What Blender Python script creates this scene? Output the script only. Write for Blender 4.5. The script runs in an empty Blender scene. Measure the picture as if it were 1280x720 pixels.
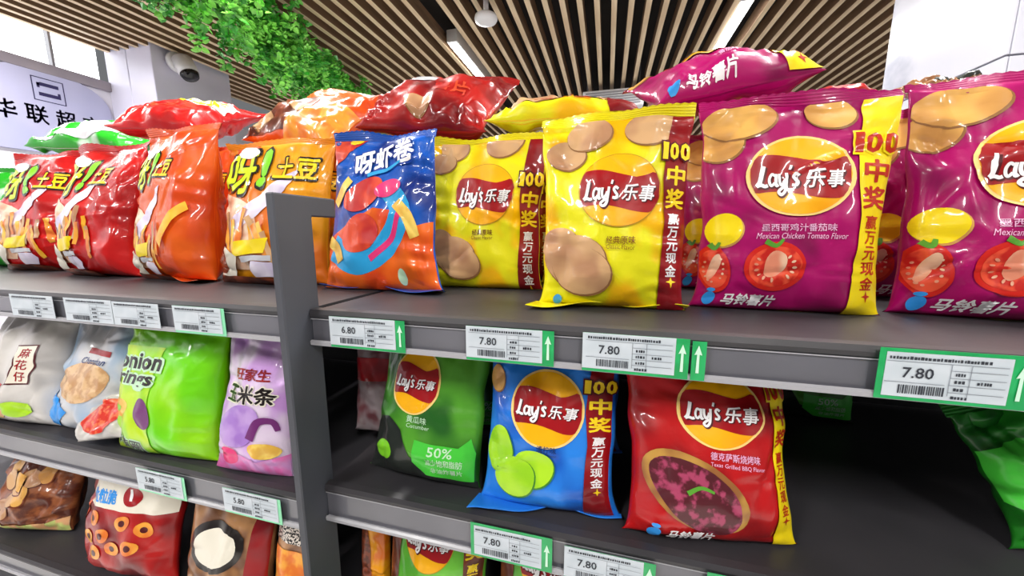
import bpy, bmesh, math, random
import numpy as np
from mathutils import Vector, Euler, Matrix
from mathutils.geometry import tessellate_polygon

scene = bpy.context.scene
COL = scene.collection
PI = math.pi

# ------------------------------------------------------------------ camera
cam_d = bpy.data.cameras.new('camera')
cam_d.sensor_width = 36.0
cam_d.lens = 36.0 * 452.0 / 1280.0
cam_d.clip_start = 0.02
cam = bpy.data.objects.new('camera', cam_d)
COL.objects.link(cam)
cam.location = (0, 0, 1.5)
cam.rotation_euler = (math.radians(90 - 8.8), 0, math.radians(14.6))
scene.camera = cam

# ------------------------------------------------------------------ world, exposure
world = bpy.data.worlds.new('world')
scene.world = world
world.use_nodes = True
bg = world.node_tree.nodes['Background']
bg.inputs[0].default_value = (0.93, 0.96, 1.0, 1)
bg.inputs[1].default_value = 0.2
vs = scene.view_settings
vs.view_transform = 'Standard'
vs.look = 'None'
vs.gamma = 1.0
vs.use_curve_mapping = False
vs.exposure = -0.15
LAMP_POWER = 46.0        # each ceiling batten
TUBE_EMIT = 14.0

# ------------------------------------------------------------------ materials
def lin(c):
    return tuple((x / 12.92 if x <= 0.04045 else ((x + 0.055) / 1.055) ** 2.4) for x in c)

def rgb(r, g, b):
    return lin((r / 255.0, g / 255.0, b / 255.0)) + (1.0,)

MATS = {}
def mat(name, c1, rough=0.5, c2=None, scale=3.0, lo=0.4, hi=0.6, coat=0.0, bump=0.0, bscale=60.0,
        metal=0.0, coord='UV', detail=2.0, stretch=(1, 1, 1), emit=None, alpha=1.0, spec=0.5, crinkle=0.0):
    """procedural principled material; c1/c2 mixed by a noise, fine relief from a second noise"""
    if name in MATS:
        return MATS[name]
    m = bpy.data.materials.new(name)
    m.use_nodes = True
    nt = m.node_tree
    b = nt.nodes['Principled BSDF']
    b.inputs['Base Color'].default_value = c1
    b.inputs['Roughness'].default_value = rough
    b.inputs['Metallic'].default_value = metal
    b.inputs['Specular IOR Level'].default_value = spec
    b.inputs['Coat Weight'].default_value = coat
    b.inputs['Coat Roughness'].default_value = 0.06
    b.inputs['Alpha'].default_value = alpha
    if emit:
        b.inputs['Emission Color'].default_value = c1
        b.inputs['Emission Strength'].default_value = emit
    tc = nt.nodes.new('ShaderNodeTexCoord')
    mp = nt.nodes.new('ShaderNodeMapping')
    mp.inputs['Scale'].default_value = stretch
    nt.links.new(tc.outputs[coord], mp.inputs['Vector'])
    if c2 is not None:
        n = nt.nodes.new('ShaderNodeTexNoise')
        n.inputs['Scale'].default_value = scale
        n.inputs['Detail'].default_value = detail
        r = nt.nodes.new('ShaderNodeMapRange')
        r.interpolation_type = 'SMOOTHSTEP'
        r.inputs['From Min'].default_value = lo
        r.inputs['From Max'].default_value = hi
        mx = nt.nodes.new('ShaderNodeMix')
        mx.data_type = 'RGBA'
        mx.inputs[6].default_value = c1
        mx.inputs[7].default_value = c2
        nt.links.new(mp.outputs[0], n.inputs['Vector'])
        nt.links.new(n.outputs['Fac'], r.inputs['Value'])
        nt.links.new(r.outputs[0], mx.inputs[0])
        nt.links.new(mx.outputs[2], b.inputs['Base Color'])
        if emit:
            nt.links.new(mx.outputs[2], b.inputs['Emission Color'])
    if bump > 0:
        n2 = nt.nodes.new('ShaderNodeTexNoise')
        n2.inputs['Scale'].default_value = bscale
        n2.inputs['Detail'].default_value = 3.0
        bp = nt.nodes.new('ShaderNodeBump')
        bp.inputs['Strength'].default_value = bump
        bp.inputs['Distance'].default_value = 0.004
        nt.links.new(tc.outputs['Object'], n2.inputs['Vector'])
        if crinkle > 0:
            vo = nt.nodes.new('ShaderNodeTexVoronoi')
            vo.feature = 'DISTANCE_TO_EDGE'
            vo.inputs['Scale'].default_value = 17.0
            wv = nt.nodes.new('ShaderNodeVectorMath'); wv.operation = 'MULTIPLY_ADD'
            n3 = nt.nodes.new('ShaderNodeTexNoise'); n3.inputs['Scale'].default_value = 9.0
            wv.inputs[1].default_value = (0.09, 0.09, 0.09)
            nt.links.new(tc.outputs['Object'], n3.inputs['Vector'])
            nt.links.new(n3.outputs['Color'], wv.inputs[0])
            nt.links.new(tc.outputs['Object'], wv.inputs[2])
            nt.links.new(wv.outputs[0], vo.inputs['Vector'])
            sq = nt.nodes.new('ShaderNodeMath'); sq.operation = 'MULTIPLY_ADD'
            sq.inputs[1].default_value = crinkle
            nt.links.new(vo.outputs['Distance'], sq.inputs[0])
            nt.links.new(n2.outputs['Fac'], sq.inputs[2])
            nt.links.new(sq.outputs[0], bp.inputs['Height'])
        else:
            nt.links.new(n2.outputs['Fac'], bp.inputs['Height'])
        nt.links.new(bp.outputs[0], b.inputs['Normal'])
    MATS[name] = m
    return m

def film(name, c1, c2=None, **k):
    k.setdefault('rough', 0.36)
    k.setdefault('spec', 0.25)
    k.setdefault('coat', 0.5)
    k.setdefault('bump', 0.22)
    k.setdefault('bscale', 38.0)
    k.setdefault('crinkle', 1.6)
    return mat('film_' + name, c1, c2=c2, **k)

def ink(name, c1, c2=None, **k):
    k.setdefault('rough', 0.38)
    k.setdefault('spec', 0.25)
    k.setdefault('coat', 0.45)
    k.setdefault('bump', 0.15)
    k.setdefault('bscale', 38.0)
    k.setdefault('crinkle', 1.6)
    return mat('ink_' + name, c1, c2=c2, **k)

F_YEL = film('yellow', rgb(232, 226, 20), rgb(246, 186, 2), scale=2.6, lo=0.46, hi=0.60)
F_MAG = film('magenta', rgb(172, 4, 100), rgb(122, 3, 70), scale=2.0, lo=0.5, hi=0.68)
F_BLU = film('blue', rgb(40, 130, 228), rgb(16, 86, 190), scale=2.0, lo=0.42, hi=0.65)
F_RED = film('red', rgb(184, 18, 22), rgb(140, 10, 18), scale=2.2, lo=0.45, hi=0.65)
F_GRN = film('green', rgb(84, 160, 44), rgb(30, 92, 26), scale=1.6, lo=0.42, hi=0.6)
F_LIME = film('lime', rgb(112, 196, 62), rgb(78, 160, 46), scale=2.0)
F_TRED = film('tomato_red', rgb(212, 26, 26), rgb(176, 14, 18), scale=2.5)
F_ORA = film('orange', rgb(234, 98, 22), rgb(216, 70, 14), scale=2.2)
F_AMB = film('amber', rgb(242, 160, 24), rgb(226, 112, 20), scale=1.6, lo=0.42, hi=0.58)
F_DBL = film('deep_blue', rgb(18, 92, 196), rgb(10, 44, 130), scale=2.2, lo=0.42, hi=0.62)
F_ONI = film('vivid_green', rgb(110, 214, 14), rgb(150, 222, 20), scale=1.6, lo=0.4, hi=0.65)
F_LIL = film('lilac', rgb(226, 208, 232), rgb(200, 150, 220), scale=2.0)
F_WHT = film('milky', rgb(214, 210, 206), rgb(176, 172, 170), scale=2.4)
F_WHB = film('milky_blue', rgb(206, 206, 208), rgb(150, 176, 204), scale=2.0)
F_BRN = film('brown_clear', rgb(150, 86, 50), rgb(92, 40, 24), scale=9.0, lo=0.4, hi=0.6, detail=4)
F_CRD = film('crimson', rgb(182, 30, 28), rgb(120, 14, 20), scale=2.2)
F_TAN = film('tan', rgb(176, 128, 84), rgb(110, 70, 44), scale=3.0)
F_EMR = film('emerald', rgb(40, 176, 40), rgb(200, 226, 206), scale=2.6, lo=0.56, hi=0.62)
F_DGR = film('leaf_green', rgb(30, 132, 30), rgb(14, 84, 20), scale=2.4)
F_GRY = film('pinkish_grey', rgb(150, 136, 140), rgb(110, 60, 66), scale=2.4)
F_PUR = film('plum', rgb(150, 60, 120), rgb(96, 30, 84), scale=2.4)

I_GOLD = ink('gold', rgb(250, 180, 4), rgb(242, 140, 12), scale=1.4, lo=0.5, hi=0.7)
I_OLIVE = ink('olive_rim', rgb(196, 150, 20))
I_PALE = ink('pale_rim', rgb(250, 214, 130))
I_RIB = ink('ribbon_red', rgb(160, 10, 20), rgb(130, 6, 20), scale=2.0)
I_WHITE = ink('white', rgb(246, 244, 246))
I_SHADE = ink('dark_maroon', rgb(80, 6, 18))
I_DRED = ink('strip_red', rgb(150, 12, 20), rgb(120, 8, 18), scale=2)
I_SYEL = ink('strip_yellow', rgb(250, 222, 14))
I_LYEL = ink('letter_yellow', rgb(250, 214, 30))
I_LRED = ink('letter_red', rgb(190, 40, 14))
I_BLACK = ink('black', rgb(26, 18, 16))
I_CHIP = ink('chip', rgb(214, 170, 122), rgb(182, 134, 98), scale=3.0)
I_CHIP2 = ink('chip_golden', rgb(230, 176, 92), rgb(198, 142, 76), scale=3.0)
I_CHIPD = ink('chip_edge', rgb(150, 104, 60))
I_LCHIP = ink('lime_chip', rgb(176, 226, 40), rgb(146, 206, 30), scale=3.0)
I_LCHIPD = ink('lime_chip_edge', rgb(60, 130, 50))
I_TOM = ink('tomato_skin', rgb(214, 36, 24))
I_TOM2 = ink('tomato_flesh', rgb(236, 84, 54), rgb(200, 34, 24), scale=10, lo=0.45, hi=0.55)
I_TOM3 = ink('tomato_core', rgb(240, 196, 164), rgb(226, 140, 110), scale=6)
I_LEAF = ink('leaf', rgb(90, 160, 50))
I_DROP = ink('drop_blue', rgb(50, 150, 234))
I_BRNT = ink('brown_text', rgb(130, 74, 20))
I_NAVY = ink('navy_text', rgb(20, 50, 110))
I_PINKT = ink('pink_text', rgb(246, 190, 226))
I_STEAKR = ink('steak_rim', rgb(196, 150, 70), rgb(150, 96, 50), scale=4)
I_STEAK = ink('steak', rgb(84, 26, 36), rgb(170, 66, 100), scale=14, lo=0.47, hi=0.62, detail=6)
I_CHAR = ink('charcoal', rgb(34, 40, 36))
I_BGRN = ink('bright_green', rgb(70, 200, 60))
I_MINT = ink('mint', rgb(196, 232, 196))
I_LGRN = ink('lime_green', rgb(130, 216, 40))
I_FRY = ink('fry', rgb(244, 168, 60), rgb(228, 120, 46), scale=5)
I_PEACH = ink('peach', rgb(240, 176, 140), rgb(250, 220, 190), scale=8)
I_LAVW = ink('lavender_white', rgb(236, 228, 244), rgb(216, 204, 232), scale=5)
I_FRYL = ink('fry_light', rgb(250, 196, 60), rgb(244, 170, 40), scale=5)
I_PINK = ink('hot_pink', rgb(226, 50, 120))
I_SKY = ink('sky_blue', rgb(40, 160, 220))
I_CORAL = ink('coral', rgb(226, 80, 46), rgb(190, 40, 40), scale=4)
I_CORN = ink('corn', rgb(240, 206, 100), rgb(226, 176, 70), scale=8)
I_ORANGE = ink('orange', rgb(238, 106, 24), rgb(214, 66, 14), scale=3)
I_BLUEP = ink('royal_blue', rgb(16, 62, 160))
I_SILV = ink('silver', rgb(206, 208, 214), rough=0.25)
I_CREAM = ink('cream', rgb(236, 230, 214))
I_LAV = ink('lavender', rgb(186, 150, 214), rgb(160, 116, 200), scale=4)
I_VIOLET = ink('violet', rgb(110, 40, 110))
I_NOOD = ink('puffed_snack', rgb(224, 186, 140), rgb(196, 150, 104), scale=12, lo=0.4, hi=0.6, detail=4)
I_REDMIX = ink('red_snack', rgb(214, 50, 36), rgb(236, 120, 80), scale=12, lo=0.48, hi=0.58, detail=4)
I_VEG = ink('pale_veg', rgb(196, 206, 120), rgb(226, 170, 120), scale=7, lo=0.45, hi=0.56)
I_SAUCE = ink('brown_sauce', rgb(92, 40, 22), rgb(140, 66, 40), scale=6)
I_LYELG = ink('yellow_green', rgb(206, 226, 30))
I_GINGHAM = ink('speckled', rgb(226, 216, 206), rgb(30, 26, 26), scale=30, lo=0.49, hi=0.51)

M_DECK = mat('deck_steel', rgb(58, 56, 60), 0.45, rgb(48, 47, 51), scale=4, coord='Object', bump=0.05)
M_RAIL = mat('rail_plastic', rgb(108, 108, 116), 0.3, rgb(96, 96, 104), scale=3, coord='Object', coat=0.5)
M_LIP = mat('rail_lip', rgb(168, 168, 174), 0.3, coord='Object')
M_POST = mat('post_steel', rgb(74, 76, 84), 0.55, rgb(66, 68, 76), scale=4, coord='Object', bump=0.04)
M_BACK = mat('back_panel_steel', rgb(30, 30, 34), 0.6, rgb(24, 24, 28), scale=4, coord='Object')
M_PAPER = mat('tag_paper', rgb(206, 214, 222), 0.55, rgb(196, 206, 214), scale=20, coord='Object')
M_TGREEN = mat('tag_green', rgb(16, 158, 84), 0.35, rgb(30, 176, 98), scale=20, coord='Object', coat=0.4)
M_TMINT = mat('tag_mint', rgb(130, 220, 170), 0.35, coord='Object', coat=0.4)
M_TINK = mat('tag_ink', rgb(46, 50, 60), 0.6, coord='Object')
M_TGREY = mat('tag_grey', rgb(140, 146, 156), 0.6, coord='Object')
M_TWHITE = mat('tag_white', rgb(206, 244, 220), 0.5, coord='Object')

# ------------------------------------------------------------------ object helpers
def link(name, me, m=None, parent=None):
    o = bpy.data.objects.new(name, me)
    COL.objects.link(o)
    if m is not None and me is not None:
        me.materials.append(m)
    if parent is not None:
        o.parent = parent
    return o

def thing(name, label, cat, loc=(0, 0, 0), rot=(0, 0, 0), group=None):
    o = link(name, None)
    o.location = loc
    o.rotation_euler = rot
    o.empty_display_size = 0.02
    o['label'] = label
    o['category'] = cat
    if group:
        o['group'] = group
    return o

def tag(o, label=None, cat=None, group=None, kind=None):
    if label: o['label'] = label
    if cat: o['category'] = cat
    if group: o['group'] = group
    if kind: o['kind'] = kind
    return o

def mesh_from(name, verts, faces, smooth=False):
    me = bpy.data.meshes.new(name)
    me.from_pydata([tuple(v) for v in verts], [], faces)
    if smooth:
        me.polygons.foreach_set('use_smooth', [True] * len(me.polygons))
    me.update()
    return me

def box_mesh(name, x0, x1, y0, y1, z0, z1, bev=0.0, seg=1):
    bm = bmesh.new()
    bmesh.ops.create_cube(bm, size=1.0)
    for v in bm.verts:
        v.co = Vector(((v.co.x + .5) * (x1 - x0) + x0, (v.co.y + .5) * (y1 - y0) + y0, (v.co.z + .5) * (z1 - z0) + z0))
    if bev > 0:
        bmesh.ops.bevel(bm, geom=bm.edges[:], offset=bev, segments=seg, affect='EDGES')
    me = bpy.data.meshes.new(name)
    bm.to_mesh(me)
    bm.free()
    return me

def box(name, x0, x1, y0, y1, z0, z1, m, parent=None, bev=0.0, seg=1):
    return link(name, box_mesh(name, x0, x1, y0, y1, z0, z1, bev, seg), m, parent)

def extrude_profile(name, prof, x0, x1, m, parent=None):
    """closed profile of (y, z) points swept along X"""
    n = len(prof)
    v = [(x0, p[0], p[1]) for p in prof] + [(x1, p[0], p[1]) for p in prof]
    f = [(i, (i + 1) % n, n + (i + 1) % n, n + i) for i in range(n)]
    f += [tuple(range(n - 1, -1, -1)), tuple(range(n, 2 * n))]
    me = mesh_from(name, v, f)
    bm = bmesh.new(); bm.from_mesh(me); bmesh.ops.recalc_face_normals(bm, faces=bm.faces[:]); bm.to_mesh(me); bm.free()
    return link(name, me, m, parent)

# ------------------------------------------------------------------ flat shapes
_TXT = {}
def text2d(body, bold=0.0, shear=0.0):
    """outline of some writing as triangles, centred, one unit high"""
    key = (body, bold, shear)
    if key in _TXT:
        return _TXT[key]
    c = bpy.data.curves.new('lettering', 'FONT')
    c.body = body
    c.resolution_u = 2
    c.offset = bold
    c.shear = shear
    o = bpy.data.objects.new('lettering', c)
    me = bpy.data.meshes.new_from_object(o)
    v = np.array([(p.co.x, p.co.y) for p in me.vertices])
    f = [tuple(p.vertices) for p in me.polygons]
    bpy.data.objects.remove(o); bpy.data.curves.remove(c); bpy.data.meshes.remove(me)
    lo, hi = v.min(0), v.max(0)
    v = (v - (lo + hi) / 2) / (hi[1] - lo[1])
    asp = (hi[0] - lo[0]) / (hi[1] - lo[1])
    _TXT[key] = (v, f, asp)
    return _TXT[key]

def ell(cx, cy, rx, ry, n=36, rot=0.0, wob=0.0, seed=0):
    rnd = random.Random(seed)
    p1, p2 = rnd.uniform(0, 6.28), rnd.uniform(0, 6.28)
    out = []
    for i in range(n):
        a = 2 * PI * i / n
        k = 1 + wob * (0.6 * math.sin(2 * a + p1) + 0.4 * math.sin(3 * a + p2))
        x, y = rx * k * math.cos(a), ry * k * math.sin(a)
        out.append((cx + x * math.cos(rot) - y * math.sin(rot), cy + x * math.sin(rot) + y * math.cos(rot)))
    return out

def smooth_path(pts, n=6):
    P = [pts[0]] + list(pts) + [pts[-1]]
    out = []
    for i in range(1, len(P) - 2):
        for k in range(n):
            t = k / n
            q = []
            for d in (0, 1):
                a, b, c, e = P[i - 1][d], P[i][d], P[i + 1][d], P[i + 2][d]
                q.append(0.5 * (2 * b + (c - a) * t + (2 * a - 5 * b + 4 * c - e) * t * t + (3 * b - a - 3 * c + e) * t ** 3))
            out.append(tuple(q))
    out.append(tuple(pts[-1]))
    return out

def stroke(pts, w, w1=None, smooth=True):
    """a brush stroke as a closed outline"""
    p = smooth_path(pts) if smooth and len(pts) > 2 else list(pts)
    w1 = w if w1 is None else w1
    L, R = [], []
    n = len(p)
    for i in range(n):
        a, b = p[max(0, i - 1)], p[min(n - 1, i + 1)]
        dx, dy = b[0] - a[0], b[1] - a[1]
        l = math.hypot(dx, dy) or 1
        h = (w + (w1 - w) * i / (n - 1)) / 2
        L.append((p[i][0] - dy / l * h, p[i][1] + dx / l * h))
        R.append((p[i][0] + dy / l * h, p[i][1] - dx / l * h))
    return L + R[::-1]

def strip_faces(poly):
    """strokes: quads between the two sides keep curly strokes clean"""
    n = len(poly) // 2
    v = list(poly)
    f = [(i, i + 1, 2 * n - 2 - i, 2 * n - 1 - i) for i in range(n - 1)]
    return v, f

def fill(poly):
    tri = tessellate_polygon([[Vector((p[0], p[1], 0)) for p in poly]])
    return list(poly), [tuple(t) for t in tri]

def merge(parts):
    V, Fc = [], []
    for v, f in parts:
        k = len(V)
        V += [tuple(q) for q in v]
        Fc += [tuple(i + k for i in t) for t in f]
    return V, Fc

def xf(vf, sx=1, sy=None, dx=0, dy=0, rot=0.0):
    sy = sx if sy is None else sy
    c, s = math.cos(rot), math.sin(rot)
    return [((x * sx) * c - (y * sy) * s + dx, (x * sx) * s + (y * sy) * c + dy) for x, y in vf[0]], vf[1]

def words(body, cx, cy, w=None, h=None, bold=0.0, shear=0.0, rot=0.0, grow=None):
    if bold > 0.011 and any(ord(c) > 0x3000 for c in body):   # thicken by overprinting, as a heavy brush would
        v, f, asp = text2d(body, 0.0, shear)
        n = 8 if bold > .05 else 6
        ring = [(bold * math.cos(2 * PI * i / n + .3), bold * math.sin(2 * PI * i / n + .3)) for i in range(n)]
        v, f = merge([(v + np.array(o), f) for o in ring + [(0, 0)]])
        v = np.array(v) / (1 + 2 * bold)
    else:
        v, f, asp = text2d(body, bold, shear)
    if h is None:
        h = w / asp
    sx = (w / asp) if w is not None else h
    return xf((v, f), sx, h, cx, cy, rot)

SCRIPT = [  # brush script: L a y ' s
    ([(0.34, 0.98), (0.26, 0.62), (0.16, 0.22), (0.02, 0.04)], 0.19),
    ([(0.02, 0.05), (0.22, 0.10), (0.40, 0.04), (0.52, 0.08)], 0.16),
    ([(0.86, 0.52), (0.72, 0.60), (0.60, 0.42), (0.60, 0.18), (0.70, 0.06), (0.84, 0.20)], 0.13),
    ([(0.94, 0.62), (0.90, 0.30), (0.92, 0.06), (1.02, 0.10)], 0.15),
    ([(1.10, 0.62), (1.08, 0.30), (1.16, 0.08), (1.30, 0.20), (1.38, 0.40)], 0.14),
    ([(1.46, 0.64), (1.42, 0.20), (1.34, -0.18), (1.16, -0.36), (1.02, -0.24), (1.14, -0.10), (1.36, 0.02)], 0.14),
    ([(1.66, 1.00), (1.60, 0.78)], 0.12),
    ([(1.98, 0.52), (1.84, 0.62), (1.74, 0.50), (1.82, 0.34), (1.92, 0.20), (1.84, 0.06), (1.66, 0.08)], 0.14),
]
def brand_lettering(extra=0.0):
    parts = [strip_faces(stroke(p, w + extra)) for p, w in SCRIPT]
    for i, ch in enumerate('乐事'):
        v, f, asp = text2d(ch, 0.016 + extra * 0.28, 0.22)
        parts.append(xf((v, f), 0.86, 0.86, 2.62 + i * 0.98, 0.36 - i * 0.03))
    v, f = merge(parts)
    return [((x - 2.03) / 4.1, (y - 0.32) / 4.1) for x, y in v], f

# ------------------------------------------------------------------ crumpled pillow pouch
def vnoise(x, y, seed):
    xi, yi = np.floor(x).astype(np.int64), np.floor(y).astype(np.int64)
    xf_, yf_ = x - xi, y - yi
    def h(a, b):
        n = (a * 374761393 + b * 668265263 + seed * 974634533) & 0x7fffffff
        n = ((n ^ (n >> 13)) * 1274126177) & 0x7fffffff
        return ((n ^ (n >> 16)) & 0xffff) / 32768.0 - 1.0
    u, v = xf_ * xf_ * (3 - 2 * xf_), yf_ * yf_ * (3 - 2 * yf_)
    return (h(xi, yi) * (1 - u) + h(xi + 1, yi) * u) * (1 - v) + (h(xi, yi + 1) * (1 - u) + h(xi + 1, yi + 1) * u) * v

class Bag:
    NX, NZ = 60, 80
    def __init__(s, name, label, body, W, H, T, loc, lean=8, yaw=0, roll=0, seed=1, crumple=1.0, group=None,
                 seal=True, flap=0.0, flap_side=0, seal_mat=None, bend=0.0, cat='snack bag', boxy=0.0, taper=0.0, ox=0.0, sx=1.0, sy=1.0, wt=0.0):
        s.ox, s.sx, s.sy, s.wt = ox, sx, sy, wt
        s.W, s.H, s.T, s.seed, s.crumple, s.bend, s.boxy, s.taper = W, H, T, seed, crumple, bend, boxy, taper
        rnd = random.Random(seed)
        s.ph = [rnd.uniform(0, 6.28) for _ in range(8)]
        s.creases = []
        for k in range(int(22 * crumple)):
            a = rnd.choice([rnd.uniform(-0.5, 0.5), rnd.uniform(0.6, 1.2) * rnd.choice((-1, 1)), PI / 2 + rnd.uniform(-.3, .3)])
            edge = rnd.random() < 0.7
            px = (rnd.choice((-1, 1)) * rnd.uniform(.28, .5) if edge else rnd.uniform(-.4, .4)) * W
            pv = rnd.choice((rnd.uniform(.0, .25), rnd.uniform(.7, 1), rnd.uniform(0, 1))) * H
            s.creases.append((px, pv, a, rnd.uniform(.025, .07), rnd.uniform(.005, .011), rnd.uniform(.0012, .0034) * rnd.choice((-1, -1, 1))))
        R = Euler((-math.radians(lean), math.radians(roll), math.radians(yaw)))
        s.lean = math.radians(lean)
        s.root = thing(name, label, cat, loc, R, group)
        s.placed = []
        s._pouch(body)
        if seal:
            s._seal(seal_mat or body)
        if flap > 0:
            s._flap(body, flap, flap_side)

    def surf(s, U, V, side=-1):
        W, H, T = s.W, s.H, s.T
        U = np.asarray(U, float); V = np.asarray(V, float)
        q = np.clip(U / (W / 2), -1, 1); t = np.clip(V / H, 0, 1)
        gb = np.sqrt(np.clip(1 - (1 - np.minimum(t / 0.22, 1)) ** 2, 0, 1))
        gt = np.clip(1 - np.maximum((t - 0.40) / 0.60, 0) ** 1.7, 0, 1) ** 0.9
        g = gb * gt * (1 - s.taper * t)
        pr = np.clip(1 - np.abs(q) ** (2.2 + 2 * s.boxy), 0, 1) ** 0.58
        hw = W / 2 * (1 - 0.11 * g)
        hw = hw + W * 0.014 * vnoise(t * 7 + 3.1, q * 0 + np.sign(q) * 5.3, s.seed)* np.abs(q)
        x = q * hw * (1 - s.wt * t)
        y = side * (T / 2) * g * pr
        dt, db = (1 - t) * H, t * H
        w = 0.0034 * np.exp(-dt / 0.035) * np.sin(q * 11 + s.ph[0] + 1.5 * np.sin(q * 3 + s.ph[1]))
        w = w + 0.0030 * np.exp(-db / 0.03) * np.sin(q * 9 + s.ph[2])
        w = w + 0.0055 * vnoise(U * 14 + s.seed, V * 11, s.seed + 7 * side)
        w = w + 0.0030 * vnoise(U * 34, V * 28 + s.seed, s.seed + 11 * side)
        rg = 1 - np.abs(vnoise(U * 19 + 4, V * 16 + s.seed * 1.7, s.seed + 23 + side)) * 2
        w = w + 0.0026 * rg
        # buckles running in from the side folds
        w = w + 0.0050 * np.abs(q) ** 2 * np.sin(V * 95 + 3 * np.sin(V * 31 + s.ph[3]) + 2.5 * q + s.ph[4]) * (0.5 + 0.5 * vnoise(V * 12, q * 0 + np.sign(q), s.seed + 3))
        if side < 0:
            for px, pv, a, L, wd, A in s.creases:
                c, sn = math.cos(a), math.sin(a)
                al = (U - px) * c + (V - pv) * sn
                d = -(U - px) * sn + (V - pv) * c
                w = w + A * np.exp(-(al / L) ** 2) * np.maximum(0, 1 - np.abs(d) / wd)
        y = y + side * w * np.clip(pr * 1.6, 0, 1) * np.clip(np.minimum(dt, db) / 0.012, 0, 1) * s.crumple
        y = y + s.topwave(q) * t ** 3 + s.bend * t * t
        return np.stack([x, y, t * H], -1)

    def topwave(s, q):
        return 0.007 * np.sin(q * 3.1 + s.ph[5]) + 0.003 * np.sin(q * 7.3 + s.ph[6])

    def _pouch(s, m):
        nx, nz = s.NX, s.NZ
        k = np.linspace(-1, 1, nx + 1)
        qs = np.sin(k * PI / 2) * 0.5 + k * 0.5
        qs[0], qs[-1] = -1, 1
        ts = np.linspace(0, 1, nz + 1)
        Q, Tt = np.meshgrid(qs, ts)
        verts, uvs, faces = [], [], []
        A = s.surf(Q.ravel() * s.W / 2, Tt.ravel() * s.H, -1)
        B = s.surf(Q.ravel() * s.W / 2, Tt.ravel() * s.H, 1)
        n = (nx + 1) * (nz + 1)
        V = np.concatenate([A, B])
        idB = np.arange(n) + n
        for j in range(nz + 1):
            for i in range(nx + 1):
                if i in (0, nx) or j in (0, nz):
                    idB[j * (nx + 1) + i] = j * (nx + 1) + i
        for j in range(nz):
            for i in range(nx):
                a = j * (nx + 1) + i
                faces.append((a, a + 1, a + nx + 2, a + nx + 1))
                qd = (idB[a], idB[a + nx + 1], idB[a + nx + 2], idB[a + 1])
                qd = tuple(int(z) for i_, z in enumerate(qd) if z not in qd[:i_])
                if len(qd) > 2:
                    faces.append(qd)
        me = mesh_from('pouch', V, faces, True)
        uvU = np.concatenate([Q.ravel(), Q.ravel() + 3]) * 0.5 + 0.5
        uvV = np.concatenate([Tt.ravel(), Tt.ravel()]) * s.H / s.W
        uv = me.uv_layers.new(name='UVMap')
        li = np.empty(len(me.loops), int)
        me.loops.foreach_get('vertex_index', li)
        uv.data.foreach_set('uv', np.stack([uvU[li], uvV[li]], -1).ravel())
        bm = bmesh.new(); bm.from_mesh(me)
        bmesh.ops.delete(bm, geom=[v for v in bm.verts if not v.link_faces], context='VERTS')
        bm.to_mesh(me); bm.free()
        link('pouch', me, m, s.root)
        if s.lean < math.radians(40):
            mz = min((s.root.rotation_euler.to_matrix() @ v.co).z for v in me.vertices)
            s.root.location.z -= mz

    def _seal(s, m):
        nx, nr = 40, 9
        k = np.linspace(-1, 1, nx + 1)
        h = 0.016
        V, Fc = [], []
        for sd in (-1, 1):
            for j in range(nr + 1):
                f = j / nr
                rid = 0.0009 * (j % 2)
                zig = 0.0018 * (np.arange(nx + 1) % 2) if j == nr else 0
                x = k * s.W / 2 * (1 - s.wt)
                y = s.topwave(k) + s.bend + sd * (0.0006 + rid) + 0.01 * f * np.sin(k * 2.3 + s.ph[7])
                z = s.H - 0.003 + h * f + zig + 0.004 * f * np.sin(k * 4 + s.ph[1])
                V += list(np.stack([x, y, z + 0 * x], -1))
        N = (nx + 1) * (nr + 1)
        for sd in (0, 1):
            for j in range(nr):
                for i in range(nx):
                    a = sd * N + j * (nx + 1) + i
                    q = (a, a + 1, a + nx + 2, a + nx + 1)
                    Fc.append(q if sd == 0 else q[::-1])
        for i in range(nx):
            a = nr * (nx + 1) + i
            Fc.append((a, a + 1, N + a + 1, N + a))
        link('top_seal', mesh_from('top_seal', V, Fc, False), m, s.root)

    def _flap(s, m, length, side=0):
        nx, nr = 30, 6
        V, Fc = [], []
        k = np.linspace(-1, 1, nx + 1)
        for sd in (1, -1):
            for j in range(nr + 1):
                f = j / nr
                mk = np.clip(0.1 + side * k * 1.2, 0, 1) if side else 1.0
                yy = -f * (s.T * (0.16 + 0.16 * mk) + length * mk * (0.75 + 0.25 * np.sin(k * 3 + s.ph[2])))
                zz = yy * math.tan(s.lean) + 0.004 + 0.004 * f * (1 + np.sin(k * 6 + s.ph[0])) + sd * 0.0005
                xx = k * s.W / 2 * (1 + 0.07 * f * (mk if side else 1))
                V += list(np.stack([xx, yy, zz], -1))
        N = (nx + 1) * (nr + 1)
        for sd in (0, 1):
            for j in range(nr):
                for i in range(nx):
                    a = sd * N + j * (nx + 1) + i
                    q = (a, a + nx + 1, a + nx + 2, a + 1)
                    Fc.append(q if sd else q[::-1])
        for i in range(nx):
            a = nr * (nx + 1) + i
            Fc.append((a, a + 1, N + a + 1, N + a))
        link('bottom_flap', mesh_from('bottom_flap', V, Fc, True), m, s.root)

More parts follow.
